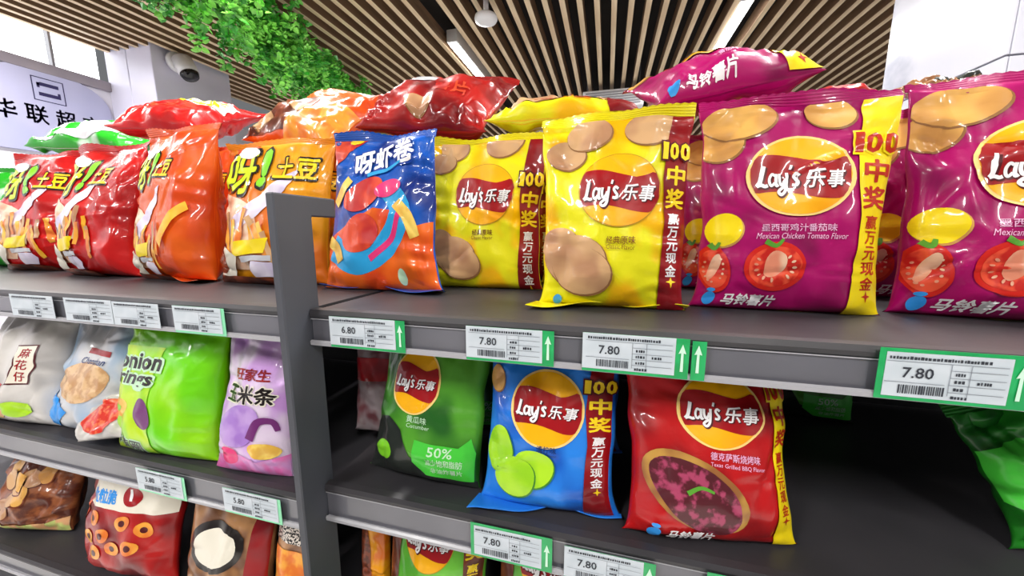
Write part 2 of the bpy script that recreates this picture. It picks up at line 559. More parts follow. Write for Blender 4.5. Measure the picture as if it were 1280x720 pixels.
    def put(s, name, vf, m, parent=None, layer=None, label=None):
        """print a flat shape (bag-width units, x from the middle, y from the foot) on the front film"""
        xs = [x * s.sx + s.ox for x, y in vf[0]]; ys = [y * s.sy for x, y in vf[0]]
        bb = (min(xs), max(xs), min(ys), max(ys))
        if layer is None:      # sits just above whatever it overprints
            layer = 1 + max([l for a0, a1, c0, c1, l in s.placed if a0 < bb[1] and a1 > bb[0] and c0 < bb[3] and c1 > bb[2]], default=0)
        s.placed.append(bb + (layer,))
        bm = bmesh.new()
        vs_ = [bm.verts.new(((x * s.sx + s.ox) * s.W, y * s.sy * s.W, 0)) for x, y in vf[0]]
        for f in vf[1]:
            try:
                bm.faces.new([vs_[i] for i in f])
            except ValueError:
                pass
        lim = 0.492 * s.W
        for co, no in (((lim, 0, 0), (1, 0, 0)), ((-lim, 0, 0), (-1, 0, 0)), ((0, s.H * 0.992, 0), (0, 1, 0)), ((0, s.H * .006, 0), (0, -1, 0))):
            bmesh.ops.bisect_plane(bm, geom=bm.verts[:] + bm.edges[:] + bm.faces[:], plane_co=co, plane_no=no, clear_outer=True)
        if not bm.verts:
            bm.free()
            return None
        cell = 0.0045
        for ax in (0, 1):
            lo = min(v.co[ax] for v in bm.verts); hi = max(v.co[ax] for v in bm.verts)
            for kk in range(math.ceil(lo / cell), math.floor(hi / cell) + 1):
                co = [0, 0, 0]; no = [0, 0, 0]; co[ax] = kk * cell + 1e-5; no[ax] = 1
                bmesh.ops.bisect_plane(bm, geom=bm.verts[:] + bm.edges[:] + bm.faces[:], plane_co=co, plane_no=no)
        bm.verts.index_update()
        P = np.array([(v.co.x, v.co.y) for v in bm.verts])
        e = 0.0015
        S0 = s.surf(P[:, 0], P[:, 1])
        du = s.surf(P[:, 0] + e, P[:, 1]) - s.surf(P[:, 0] - e, P[:, 1])
        dv = s.surf(P[:, 0], P[:, 1] + e) - s.surf(P[:, 0], P[:, 1] - e)
        n = np.cross(du, dv)
        n /= np.linalg.norm(n, axis=1, keepdims=True) + 1e-12
        S0 = S0 + n * (0.0009 + 0.00045 * layer)
        for v, p in zip(bm.verts, S0):
            v.co = p
        bm.normal_update()
        for f in bm.faces:
            f.smooth = True
            if f.normal.dot(Vector(n[f.verts[0].index])) < 0:
                f.normal_flip()
        uvl = bm.loops.layers.uv.new('UVMap')
        for f in bm.faces:
            for l in f.loops:
                p = P[l.vert.index]
                l[uvl].uv = (p[0] / s.W + 0.5, p[1] / s.W)
        me = bpy.data.meshes.new(name)
        bm.to_mesh(me)
        bm.free()
        o = link(name, me, m, parent or s.root)
        if label:
            o['label'] = label
        return o

    def poly(s, name, pts, m, **k):
        return s.put(name, fill(pts), m, **k)

def dup(root, loc, rot, label, group=None, parts=None):
    r = root.copy(); COL.objects.link(r)
    r.location = loc; r.rotation_euler = rot
    r['label'] = label
    if group: r['group'] = group
    for ch in list(root.children):
        if parts and ch.name.split('.')[0] not in parts:
            continue
        c = ch.copy(); COL.objects.link(c); c.parent = r
        for g in list(ch.children):
            d = g.copy(); COL.objects.link(d); d.parent = c
    return r

def rot3(lean, yaw=0, roll=0):
    return Euler((-math.radians(lean), math.radians(roll), math.radians(yaw)))

# ------------------------------------------------------------------ the print on the crisp bags
def round_logo(b, cx, cy, rx, ry, rim=True):
    parent = None
    if not rim:
        b.poly('logo_rim', ell(cx, cy, rx * 1.025, ry * 1.03, 48), I_OLIVE)
    else:
        b.poly('logo_rim', ell(cx, cy, rx * 1.06, ry * 1.07, 48, wob=0.02, seed=3), I_PALE)
    lg = b.poly('logo', ell(cx, cy, rx, ry, 48), I_GOLD)
    def e(x):
        return ry * math.sqrt(max(0, 1 - (x / (rx * 1.005)) ** 2))
    top, bot = [], []
    N = 24
    for i in range(N + 1):
        x = rx * (-0.985 + 1.97 * i / N)
        w = x / rx
        t = ry * (0.44 + 0.12 * math.sin(-w * 2.6) + 0.16 * max(0, w - .4) ** 1 * 2)
        d = ry * (-0.52 + 0.10 * math.sin(-w * 2.6 + .2))
        k = e(x)
        top.append((cx + x, cy + min(t, k))); bot.append((cx + x, cy + max(d, -k)))
    b.poly('ribbon', top + bot[::-1], I_RIB, parent=lg)
    b.put('lettering_shadow', xf(brand_lettering(0.08), 1.8 * rx, 1.9 * rx, cx + 0.006, cy - 0.032), I_SHADE, parent=lg)
    b.put('lettering', xf(brand_lettering(0.0), 1.8 * rx, 1.9 * rx, cx, cy - 0.026), I_WHITE, parent=lg)
    return lg

def prize_strip(b, xl, xr, base, letter, under, hr, ytop=None, small=None):
    """vertical promotion strip at the right edge with its lettering"""
    A = b.H / b.W
    st = b.poly('prize_strip', [(xl + .03, A), (xr, A), (xr, 0), (xl - .01, 0), (xl, A * .12), (xl + .02, A * .45), (xl, A * .66)], base)
    c = (xl + min(xr, .48)) / 2 + .01
    w = min(xr, .48) - xl
    yt = A * (hr if ytop is None else ytop)
    for i, ch in enumerate('100'):
        cx_ = c - .02 + (-.42, -.02, .46)[i] * w
        b.put('lettering_shadow', words(ch, cx_, yt, w=w * (.36 if i == 0 else .54), h=.135, bold=.06), under, parent=st)
        b.put('lettering', words(ch, cx_, yt, w=w * (.24 if i == 0 else .43), h=.110, bold=.04), letter, parent=st)
    for i, ch in enumerate('中奖'):
        b.put('lettering', words(ch, c, yt - .155 - i * .145, w=w * .85, h=.125, bold=.035), letter, parent=st)
    sm = small or letter
    y0 = yt - .155 - 1 * .145 - .13
    for i, ch in enumerate('赢万元现金'):
        b.put('lettering', words(ch, c - .005, y0 - i * .082, w=w * .5, h=.072, bold=.025), sm, parent=st)
    star = []
    for i in range(8):
        a = PI / 4 * i + PI / 2
        r = .034 if i % 2 == 0 else .011
        star.append((c + r * math.cos(a), y0 - 5 * .082 + .01 + r * math.sin(a)))
    b.poly('star', star, letter, parent=st)
    return st

def crisp(b, cx, cy, rx, ry, rot=0.0, m=None, edge=None, seed=0):
    c = b.poly('crisp_print', ell(cx + .006, cy - .008, rx * 1.03, ry * 1.03, 28, rot, .05, seed), edge or I_CHIPD)
    b.poly('crisp_face', ell(cx, cy, rx, ry, 28, rot, .05, seed), m or I_CHIP, parent=c)
    return c

def tomato(b, cx, cy, rx, ry, rot=0.0):
    t = b.poly('tomato_print', ell(cx, cy, rx, ry, 32, rot, .04, 5), I_TOM)
    b.poly('flesh', ell(cx, cy, rx * .84, ry * .82, 32, rot), I_TOM2, parent=t)
    b.poly('core', ell(cx, cy + ry * .1, rx * .3, ry * .62, 24, rot - .5, .12, 4), I_TOM3, parent=t)
    seeds = [fill(ell(cx + rx * .6 * math.cos(a), cy + ry * .56 * math.sin(a), rx * .075, ry * .05, 10, a)) for a in
             (2.6, 3.0, 3.4, 3.8, 4.2, 4.6, 5.5, 5.9, 6.3, .4, .8)]
    b.put('seeds', merge(seeds), I_TOM3, parent=t)
    b.poly('leaf', stroke([(cx - rx * .35, cy + ry * 1.05), (cx, cy + ry * .86), (cx + rx * .2, cy + ry * 1.12)], .03, .015), I_LEAF, parent=t)

def drop_and_name(b, x, y, k=1.0):
    d = b.poly('drop_mark', ell(x, y, .034 * k, .04 * k, 20), I_DROP)
    b.poly('drop_cap', ell(x, y + .052 * k, .022 * k, .012 * k, 14), I_DROP, parent=d)
    b.put('name_lettering', words('马铃薯片', x + .21 * k, y, w=.3 * k, h=.07 * k, bold=.035, shear=.15), I_WHITE)

# ------------------------------------------------------------------ room shell
STRUCT = dict(kind='structure')
M_FLOOR = mat('floor_tile', rgb(232, 230, 226), 0.3, rgb(222, 220, 216), scale=2, coord='Object')
M_WALL = mat('wall_paint', rgb(228, 226, 236), 0.6, rgb(220, 218, 230), scale=2, coord='Object')
M_BEAM = mat('beam_grey', rgb(150, 142, 150), 0.6, rgb(136, 128, 138), scale=3, coord='Object')
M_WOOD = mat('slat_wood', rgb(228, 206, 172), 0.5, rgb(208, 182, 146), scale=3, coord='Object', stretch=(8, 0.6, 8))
M_WOOD_SHADE = mat('slat_side_shade', rgb(140, 110, 82), 0.6, rgb(120, 92, 68), scale=3, coord='Object', stretch=(8, 0.6, 8))  # darker wood colour stands in for shade on the slat sides
M_VOID = mat('plenum_dark', rgb(34, 28, 26), 0.9, rgb(26, 22, 20), scale=2, coord='Object')
M_MARBLE = mat('marble', rgb(200, 201, 212), 0.18, rgb(168, 171, 186), scale=1.6, lo=0.56, hi=0.68, coord='Object', detail=6, stretch=(1, 1, 1.6))
M_JOINT = mat('joint_dark', rgb(110, 110, 120), 0.6, coord='Object')
M_CLAD = mat('cladding_white', rgb(222, 220, 240), 0.4, rgb(212, 210, 232), scale=1.5, coord='Object')
M_GLASSLIT = mat('daylight_pane', (0.95, 0.98, 1.0, 1), 0.3, emit=3.2, coord='Object')
M_FRAME = mat('window_frame_grey', rgb(150, 150, 156), 0.5, coord='Object')
M_LAMPBODY = mat('lamp_body', rgb(226, 226, 226), 0.4, coord='Object')
M_TUBE = mat('lamp_diffuser', (1.0, 0.98, 0.95, 1), 0.4, emit=TUBE_EMIT, coord='Object')

tag(box('floor', -4.3, 4.5, -4.5, 7.0, -0.05, 0.0, M_FLOOR), **STRUCT)
tag(box('wall_left', -4.4, -4.2, -4.5, 7.0, 0.0, 2.70, M_WALL), **STRUCT)
tag(box('wall_back', -4.4, 4.5, 7.0, 7.2, 0.0, 3.3, M_WALL), **STRUCT)

CZ = 3.0
ceil_o = tag(box('ceiling', -4.4, 4.5, -4.5, 7.2, 3.22, 3.3, M_VOID), **STRUCT)
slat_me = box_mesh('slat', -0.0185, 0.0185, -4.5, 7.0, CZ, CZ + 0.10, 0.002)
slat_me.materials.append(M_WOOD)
slat_me.materials.append(M_WOOD_SHADE)
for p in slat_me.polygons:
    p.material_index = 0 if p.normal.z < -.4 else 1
LIGHT_X = (-3.45, -1.265, 0.835, 2.95)
k0 = math.ceil((-4.19 + 0.125) / 0.1115)
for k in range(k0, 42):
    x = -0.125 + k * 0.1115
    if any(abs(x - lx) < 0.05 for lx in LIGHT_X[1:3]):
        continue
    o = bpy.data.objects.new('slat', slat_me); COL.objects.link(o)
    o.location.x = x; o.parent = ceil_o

# window band high on the left wall, extended behind the viewer for added light
wn = tag(link('window_1', None), **STRUCT)
for i in range(7):
    y1 = 2.36 - 0.02 - i * 0.32 if i < 1 else 2.045 - (i - 1) * 0.95
    y0 = 2.045 if i < 1 else y1 - 0.95
    box('pane', -4.26, -4.25, y0 + .008, y1 - .008, 2.765, 3.2, M_GLASSLIT, wn)
    box('mullion', -4.25, -4.205, y0 - .008, y0 + .008, 2.765, 3.2, M_FRAME, wn)
tag(box('trim_1', -4.26, -4.17, -4.5, 2.36, 2.69, 2.765, M_BEAM, bev=.004), **STRUCT)

# boxed column beside the window
cb = tag(link('wall_column', None), **STRUCT)
box('cladding_panel', -4.2, -3.947, 2.36, 3.01, 0, 3.2, M_CLAD, cb, .004)
box('cladding_panel', -3.941, -3.66, 2.36, 3.01, 0, 3.2, M_CLAD, cb, .004)
box('joint', -3.955, -3.93, 2.366, 3.0, 0, 3.2, M_JOINT, cb)

# marble pillar on the right
mc = tag(link('wall_pillar', None), **STRUCT)
box('core', 1.507, 2.093, 2.007, 2.693, 0, 3.2, M_JOINT, mc)
for z0, z1 in ((0, .72), (.727, 1.455), (1.462, 2.188), (2.195, 3.2)):
    box('marble_tile', 1.5, 1.512, 2.0, 2.70, z0, z1, M_MARBLE, mc, .002)
    box('marble_tile', 1.516, 2.1, 2.0, 2.012, z0, z1, M_MARBLE, mc, .002)
    box('marble_tile', 2.088, 2.1, 2.016, 2.70, z0, z1, M_MARBLE, mc, .002)

# ------------------------------------------------------------------ ceiling lamps
def lamp(x, y, label, power=LAMP_POWER):
    t = thing('batten_lamp', label, 'ceiling lamp', (x, y, CZ - (0.105 if abs(x) > 2 else 0.0)), group='batten lamps in the slat ceiling')
    box('housing', -0.045, 0.045, -0.47, 0.47, 0.005, 0.10, M_LAMPBODY, t, .004)
    box('diffuser', -0.03, 0.03, -0.45, 0.45, -0.012, 0.006, M_TUBE, t, .006, 2)
    ld = bpy.data.lights.new('lamp_light', 'AREA')
    ld.shape = 'RECTANGLE'; ld.size = 0.06; ld.size_y = 0.9
    ld.energy = power; ld.color = (1.0, 0.98, 0.95)
    lo = bpy.data.objects.new('lamp_light', ld); COL.objects.link(lo)
    lo.location = (0, 0, -0.02); lo.parent = t
for lx in LIGHT_X:
    for ly in (3.41, 1.15, -1.1):
        if ly == 3.41 and lx == -1.265:
            lb = 'lit white batten lamp in the slats beside the ceiling dome'
        elif ly == 3.41 and lx == 0.835:
            lb = 'lit white batten lamp in the slats above the lying magenta bag'
        elif ly == 3.41:
            continue
        else:
            lb = 'white batten lamp above the picture, ' + {-3.45: 'nearest the window wall', -1.265: 'left of the viewer', 0.835: 'right of the viewer', 2.95: 'farthest from the window wall'}[lx] + (', over the shelves' if ly > 0 else ', behind the viewer')
        lamp(lx, ly, lb)

# ------------------------------------------------------------------ shelving
D0 = 0.48
def shelf(name_label, x0, x1, ztop, zbot, depth=0.62):
    t = thing('shelf', name_label, 'shelf', ((x0 + x1) / 2, D0, ztop - 0.004))
    w = (x1 - x0) / 2
    zb = zbot - (ztop - 0.004)
    extrude_profile('deck', [(0.006, 0), (depth, 0), (depth, -.03), (depth - .01, -.03), (depth - .01, -.004), (0.03, -.004), (0.03, -.03), (0.006, -.03)], -w, w, M_DECK, t)
    extrude_profile('price_rail', [(0.0, zb + .006), (0.0, -.008), (0.008, -.008), (0.008, zb + .006)], -w, w, M_RAIL, t)
    extrude_profile('upper_lip', [(-0.004, -.010), (-0.005, -.004), (-0.002, .003), (0.010, .004), (0.010, 0), (0.002, -.001), (0.0, -.010)], -w, w, M_DECK, t)
    extrude_profile('groove_line', [(-0.0025, -.0135), (-0.0025, -.0120), (0, -.0120), (0, -.0135)], -w, w, M_LIP, t)
    extrude_profile('lower_lip', [(-0.007, zb), (-0.008, zb + .006), (-0.005, zb + .0085), (-0.003, zb + .006), (0.008, zb + .006), (0.008, zb)], -w, w, M_LIP, t)
    return t
shelf('upper grey shelf left of the post, holding red and orange bags', -2.35, -0.484, 1.376, 1.316)
shelf('upper grey shelf right of the post, holding yellow and magenta bags', -0.466, 1.2, 1.376, 1.316)
shelf('middle grey shelf left of the post, holding the vivid green bag', -2.35, -0.484, 1.028, 0.958)
shelf('middle grey shelf right of the post, with an empty gap', -0.466, 1.2, 1.060, 0.991)
shelf('lower grey shelf left of the post, holding brown snack bags', -2.35, -0.484, 0.66, 0.60)
shelf('lower grey shelf right of the post, holding lime green bags', -0.466, 1.2, 0.70, 0.64)
bp = thing('back_panel', 'dark steel back panel behind the shelves', 'shelf panel', (-0.575, 1.115, 0))
box('sheet', -1.775, -0.002, 0, .015, 0.0, 1.52, M_BACK, bp)
box('sheet', 0.002, 1.775, 0, .015, 0.0, 1.52, M_BACK, bp)
bs = thing('plinth', 'dark plinth at the foot of the shelves', 'plinth', (-0.575, 0.50, 0))
box('kick_board', -1.775, 1.775, 0.01, .61, 0.0, 0.14, M_BACK, bs, .004)
po = thing('post', 'dark grey steel upright with a short arm at its top', 'post', (-0.475, 0.43, 0))
prof = [(0, 0), (0.07, 0), (0.07, 1.525), (0.125, 1.525), (0.125, 1.557), (0, 1.557)]
extrude_profile('upright', prof, -0.0075, 0.0075, M_POST, po)
bpy.data.objects[po.children[0].name].modifiers.new('bevel', 'BEVEL').width = 0.002

# ------------------------------------------------------------------ price tags
def price_tag(x, z, w, h, price, label, rails=1, border=False, plain=False, slim=False):
    t = thing('price_tag', label, 'price tag', (x, D0 - 0.0085, z), group='price tags on the shelf rails')
    y = -0.0
    def plate(nm, x0, x1, z0, z1, m, d, parent=None):
        return box(nm, x0, x1, y - d - 0.0006, y - d, z0, z1, m, parent or t)
    gw = 0.0 if plain else (0.007 if slim else 0.016)
    if not plain:
        plate('green_backing', -0.002 if border else 0, w, -.004, h + (.004 if border else 0), M_TGREEN if not slim else M_TMINT, 0.0)
    pw = w - gw
    pa = plate('paper', .004 if border else 0, pw, 0, h, M_PAPER, 0.0008)
    if not plain and not slim:
        for r in range(rails):
            xx = w - gw / 2 + (r * .018)
            if r:
                plate('green_backing', w + .003, w + .019, -.004, h - .002, M_TGREEN, 0.0)
            v = [(xx - .0018, 0, h * .12), (xx + .0018, 0, h * .12), (xx + .0014, 0, h * .62), (xx + .0045, 0, h * .6), (xx, 0, h * .86), (xx - .0045, 0, h * .6), (xx - .0014, 0, h * .62)]
            v = [(p[0], -0.0016, p[2]) for p in v]
            link('arrow', mesh_from('arrow', v, [tuple(range(7))]), M_TWHITE, t)
    def lines(nm, rects, m, d=.0020):
        V, Fc = [], []
        for a, b_, c, e in rects:
            k = len(V)
            V += [(a, -d, c), (b_, -d, c), (b_, -d, e), (a, -d, e)]
            Fc.append((k, k + 1, k + 2, k + 3))
        link(nm, mesh_from(nm, V, Fc), m, pa)
    rules = [(pw * .55, pw * .97, h * f, h * f + .0006) for f in (.18, .34, .50, .66)]
    rules += [(pw * .04, pw * .97, h * .80, h * .80 + .0006), (pw * .04, pw * .52, h * .33, h * .33 + .0006), (pw * .55, pw * .55 + .0006, h * .1, h * .8), (pw * .70, pw * .70 + .0006, h * .1, h * .8)]
    lines('rules', rules, M_TGREY)
    rnd = random.Random(int(x * 1000) + 7)
    bits = []
    for row, (xa, xb) in ((.88, (.06, .85)), (.58, (.59, .67)), (.42, (.59, .67)), (.25, (.59, .67)), (.42, (.76, .86)), (.07, (.58, .7))):
        q = pw * xa
        while q < pw * xb:
            l = rnd.uniform(.0012, .0028)
            bits.append((q, q + l, h * row - .0014, h * row + .0014 + rnd.uniform(0, .0008)))
            q += l + rnd.uniform(.0006, .0014)
    lines('small_print', bits, M_TINK)
    bars, q = [], pw * .16
    while q < pw * .52:
        l = rnd.uniform(.0006, .0017)
        bars.append((q, q + l, h * .08, h * .28))
        q += l + rnd.uniform(.0005, .0014)
    lines('barcode', bars, M_TINK)
    if price:
        v, f = words(price, pw * .3, h * .56, h=h * .24, bold=.012)
        link('price_digits', mesh_from('price_digits', [(p[0], -.0021, p[1]) for p in v], f), M_TINK, pa)
    return t
T = 1.3215
price_tag(-1.244, T, .142, .047, '', 'white price tag on the upper left rail, leftmost in the picture', plain=True)
price_tag(-1.067, T, .140, .047, '', 'white price tag on the upper left rail, under the red bags', plain=True)
price_tag(-0.925, T, .124, .046, '', 'white price tag on the upper left rail, touching another tag on its left', plain=True)
price_tag(-0.765, T, .122, .046, '', 'pale price tag with thin mint edge on upper left rail near the post', slim=True)
price_tag(-0.424, T, .134, .046, '6.80', 'price tag reading 6.80 with green end, nearest right of the post')
price_tag(-0.191, T, .127, .046, '7.80', 'price tag with single green arrow below the rear yellow bag')
price_tag(-0.026, T, .130, .048, '7.80', 'price tag with two green arrow strips below the front yellow bag', rails=2)
price_tag(0.297, T, .126, .050, '7.80', 'large price tag with green border at the right end of the upper rail', border=True)
T = 0.9975
price_tag(-0.188, T, .127, .050, '7.80', 'price tag on middle rail under the blue bag', border=True)
price_tag(-0.043, T - .002, .126, .050, '7.80', 'price tag on middle rail between the blue and red bags')
price_tag(0.149, T, .126, .050, '7.80', 'price tag at the lower picture edge on middle rail under the red bag', border=True)
T = 0.964
price_tag(-0.939, T, .136, .048, '5.80', 'price tag with mint edge on middle left rail under the vivid green bag', slim=True)
price_tag(-0.702, T, .138, .048, '5.80', 'price tag with mint edge on middle left rail close to the post', slim=True)

# ------------------------------------------------------------------ bags, upper shelf right
ZU, ZR, ZL = 1.3725, 1.0565, 1.0245
G_UP = 'snack bags standing on the upper shelf'

# front yellow
b = Bag('crisp_bag', 'bright yellow crisp bag standing foremost, with a dark red prize strip', F_YEL, .252, .318, .085, (.006, .635, ZU), lean=7, yaw=1, seed=11, group=G_UP, flap=.035, flap_side=-1)
Y2 = b
A = b.H / b.W
crisp(b, -.33, 1.02, .14, .10, -.2, seed=2); crisp(b, -.17, 1.16, .15, .115, .2, seed=3); crisp(b, .24, 1.17, .17, .115, .1, seed=4)
crisp(b, -.36, .40, .15, .12, -.3, seed=5); crisp(b, -.25, .30, .23, .17, -.25, seed=6); crisp(b, -.21, .25, .21, .16, -.25, seed=7)
round_logo(b, .04, .76, .27, .235, rim=False)
prize_strip(b, .33, .5, I_DRED, I_LYEL, I_SHADE, .80, small=I_WHITE)
b.put('flavour_lettering', words('经典原味', .06, .435, w=.2, h=.05, bold=.012), I_BRNT)
b.put('flavour_lettering', words('Classic Flavor', .06, .392, w=.19, h=.03), I_BRNT)
b.poly('drop_mark', ell(-.36, .05, .035, .03, 16), I_DROP)

# rear yellow
b = Bag('crisp_bag', 'yellow crisp bag set back between the blue bag and the front yellow bag', F_YEL, .29, .335, .08, (-.275, .785, ZU), lean=6, yaw=3, seed=23, group=G_UP, bend=.01)
Y1 = b
crisp(b, -.26, 1.10, .12, .10, -.2, seed=2); crisp(b, -.36, .98, .12, .085, .1, seed=3); crisp(b, .16, 1.13, .15, .115, .3, seed=4)
crisp(b, -.36, .34, .14, .11, -.3, seed=5); crisp(b, -.22, .25, .2, .14, -.25, seed=6); crisp(b, -.17, .21, .18, .13, -.25, seed=7)
round_logo(b, .03, .72, .25, .235, rim=False)
prize_strip(b, .33, .5, I_DRED, I_LYEL, I_SHADE, .72, small=I_WHITE)
b.put('flavour_lettering', words('经典原味', .03, .425, w=.18, h=.045, bold=.012), I_BRNT)
b.put('flavour_lettering', words('Classic Flavor', .03, .385, w=.18, h=.028), I_BRNT)

# magenta, complete
b = Bag('crisp_bag', 'magenta crisp bag with yellow prize strip, seen whole beside the front yellow bag', F_MAG, .275, .33, .09, (.278, .675, ZU), lean=5, yaw=-1, seed=31, group=G_UP)
M1 = b
def magenta_print(b, food=True):
    crisp(b, -.40, .98, .12, .11, .5, I_CHIP2, seed=1); crisp(b, -.30, 1.10, .20, .105, .1, I_CHIP2, seed=2); crisp(b, .17, 1.12, .13, .085, -.1, I_CHIP2, seed=5)
    prize_strip(b, .30, .5, I_SYEL, I_LRED, I_SYEL, .78)
    round_logo(b, .0, .76, .262, .215)
    b.put('flavour_lettering', words('墨西哥鸡汁番茄味', .0, .475, w=.40, h=.042, bold=.012), I_PINKT)
    b.put('flavour_lettering', words('Mexican Chicken Tomato Flavor', .02, .430, w=.48, h=.032, shear=.2), I_PINKT)
    if not food:
        drop_and_name(b, -.40, .05, 1.15)
        return
    e_ = crisp(b, -.39, .47, .095, .098, 0, I_SYEL, I_CHIP2, seed=8)
    tomato(b, -.42, .24, .085, .14, .2)
    tomato(b, -.11, .26, .165, .135, .15)
    drop_and_name(b, -.42, .065, 1.0)
magenta_print(b)

b = Bag('crisp_bag', 'magenta crisp bag with creased top, cut off by the right picture edge', F_MAG, .285, .345, .10, (.575, .685, ZU), lean=6, yaw=-8, seed=47, group=G_UP, crumple=1.4)
M2 = b
magenta_print(b)

# lying magenta bag on top
g_lie = 'bags lying across the top of the upper row'
b = Bag('crisp_bag', 'magenta crisp bag lying flat on top, yellow strip at its right end', F_MAG, .28, .32, .105, (.215, .765, 1.752), lean=66, yaw=6, roll=-9, seed=53, group=g_lie, crumple=1.6)
magenta_print(b, False)

# lying yellow bag on top
b = Bag('crisp_bag', 'yellow crisp bag lying flat behind the two standing yellow bags', F_YEL, .36, .30, .07, (-.11, .83, 1.745), lean=74, yaw=0, roll=2, seed=59, group=g_lie, crumple=2.0)
crisp(b, -.2, .2, .2, .12, .1, seed=2); crisp(b, .2, .3, .16, .12, -.2, seed=3)
b.put('prize_strip', fill([(.3, 1), (.5, 1), (.5, 0), (.3, 0)]), I_DRED)
b.put('lettering', words('100中奖', .0, .14, w=.4, h=.1, bold=.03), I_LRED)

# ------------------------------------------------------------------ bags, middle shelf right
G_MID = 'snack bags standing on the middle shelf'
b = Bag('crisp_bag', 'dark green crisp bag with a half-off style green banner at its foot', F_GRN, .235, .295, .085, (-.31, .545, ZR), lean=17, yaw=-3, seed=61, group=G_MID, sy=.85)
GL = b
b.poly('dark_swoosh', [(-.5, 0), (.5, 0), (.5, .06), (.2, .1), (-.05, .22), (-.16, .42), (-.3, .52), (-.42, .5), (-.5, .40)], I_CHAR)
round_logo(b, -.08, .86, .225, .28)
b.poly('banner', [(-.02, .36), (.36, .34), (.44, .42), (.48, .30), (.47, .06), (.1, .08), (-.02, .18)], I_BGRN)
b.put('banner_lettering', words('50%', .22, .29, w=.2, h=.08, bold=.012), I_MINT)
b.put('banner_lettering', words('减少饱和脂肪', .25, .205, w=.3, h=.06, bold=.012), I_MINT)
b.put('banner_lettering', words('非油炸薯片', .27, .135, w=.26, h=.045, bold=.012), I_MINT)
b.poly('lime_ball', ell(-.33, .22, .09, .09, 20, 0, .08, 3), I_LGRN)
b.put('flavour_lettering', words('黄瓜味', -.02, .53, w=.2, h=.06, bold=.012), I_MINT)
b.put('flavour_lettering', words('Cucumber', .0, .475, w=.22, h=.035), I_MINT)

b = Bag('crisp_bag', 'light blue crisp bag with three lime green crisps', F_BLU, .232, .295, .085, (-.078, .528, ZR), lean=17, yaw=3, seed=67, group=G_MID, flap=.02, flap_side=-1, sy=.82)
BL = b
crisp(b, -.43, 1.05, .06, .12, 0, I_CHIP2, seed=3)
round_logo(b, -.02, .84, .265, .30)
prize_strip(b, .27, .46, I_DRED, I_LYEL, I_SHADE, .82, small=I_WHITE)
b.put('flavour_lettering', words('清柠味', -.01, .52, w=.15, h=.05, bold=.012), I_NAVY)
b.put('flavour_lettering', words('Lime Flavor', -.01, .475, w=.16, h=.025), I_NAVY)
crisp(b, -.10, .36, .15, .15, .2, I_LCHIP, I_LCHIPD, 4); crisp(b, -.37, .46, .10, .20, .1, I_LCHIP, I_LCHIPD, 3); crisp(b, -.24, .27, .16, .15, 0, I_LCHIP, I_LCHIPD, 6)

b = Bag('crisp_bag', 'deep red crisp bag with a grilled steak picture, beside the empty gap', F_RED, .245, .295, .095, (.160, .528, ZR), lean=17, yaw=8, seed=71, group=G_MID, sy=.86)
RL = b
prize_strip(b, .36, .5, I_SYEL, I_LRED, I_SYEL, .84)
round_logo(b, .04, .88, .245, .235)
b.put('flavour_lettering', words('德克萨斯烧烤味', .11, .585, w=.32, h=.052, bold=.012, rot=-.08), I_PINKT)
b.put('flavour_lettering', words('Texas Grilled BBQ Flavor', .12, .53, w=.34, h=.03, rot=-.08), I_PINKT)
t_ = b.poly('steak_print', ell(-.14, .355, .35, .205, 36, -.62, .05, 2), I_STEAKR)
b.poly('steak_face', ell(-.135, .335, .32, .175, 36, -.60, .08, 5), I_STEAK, parent=t_)
b.poly('sprig', stroke([(-.2, .36), (-.12, .4), (-.04, .37)], .03, .015), I_LEAF, parent=t_)
drop_and_name(b, -.36, .07, 1.0)

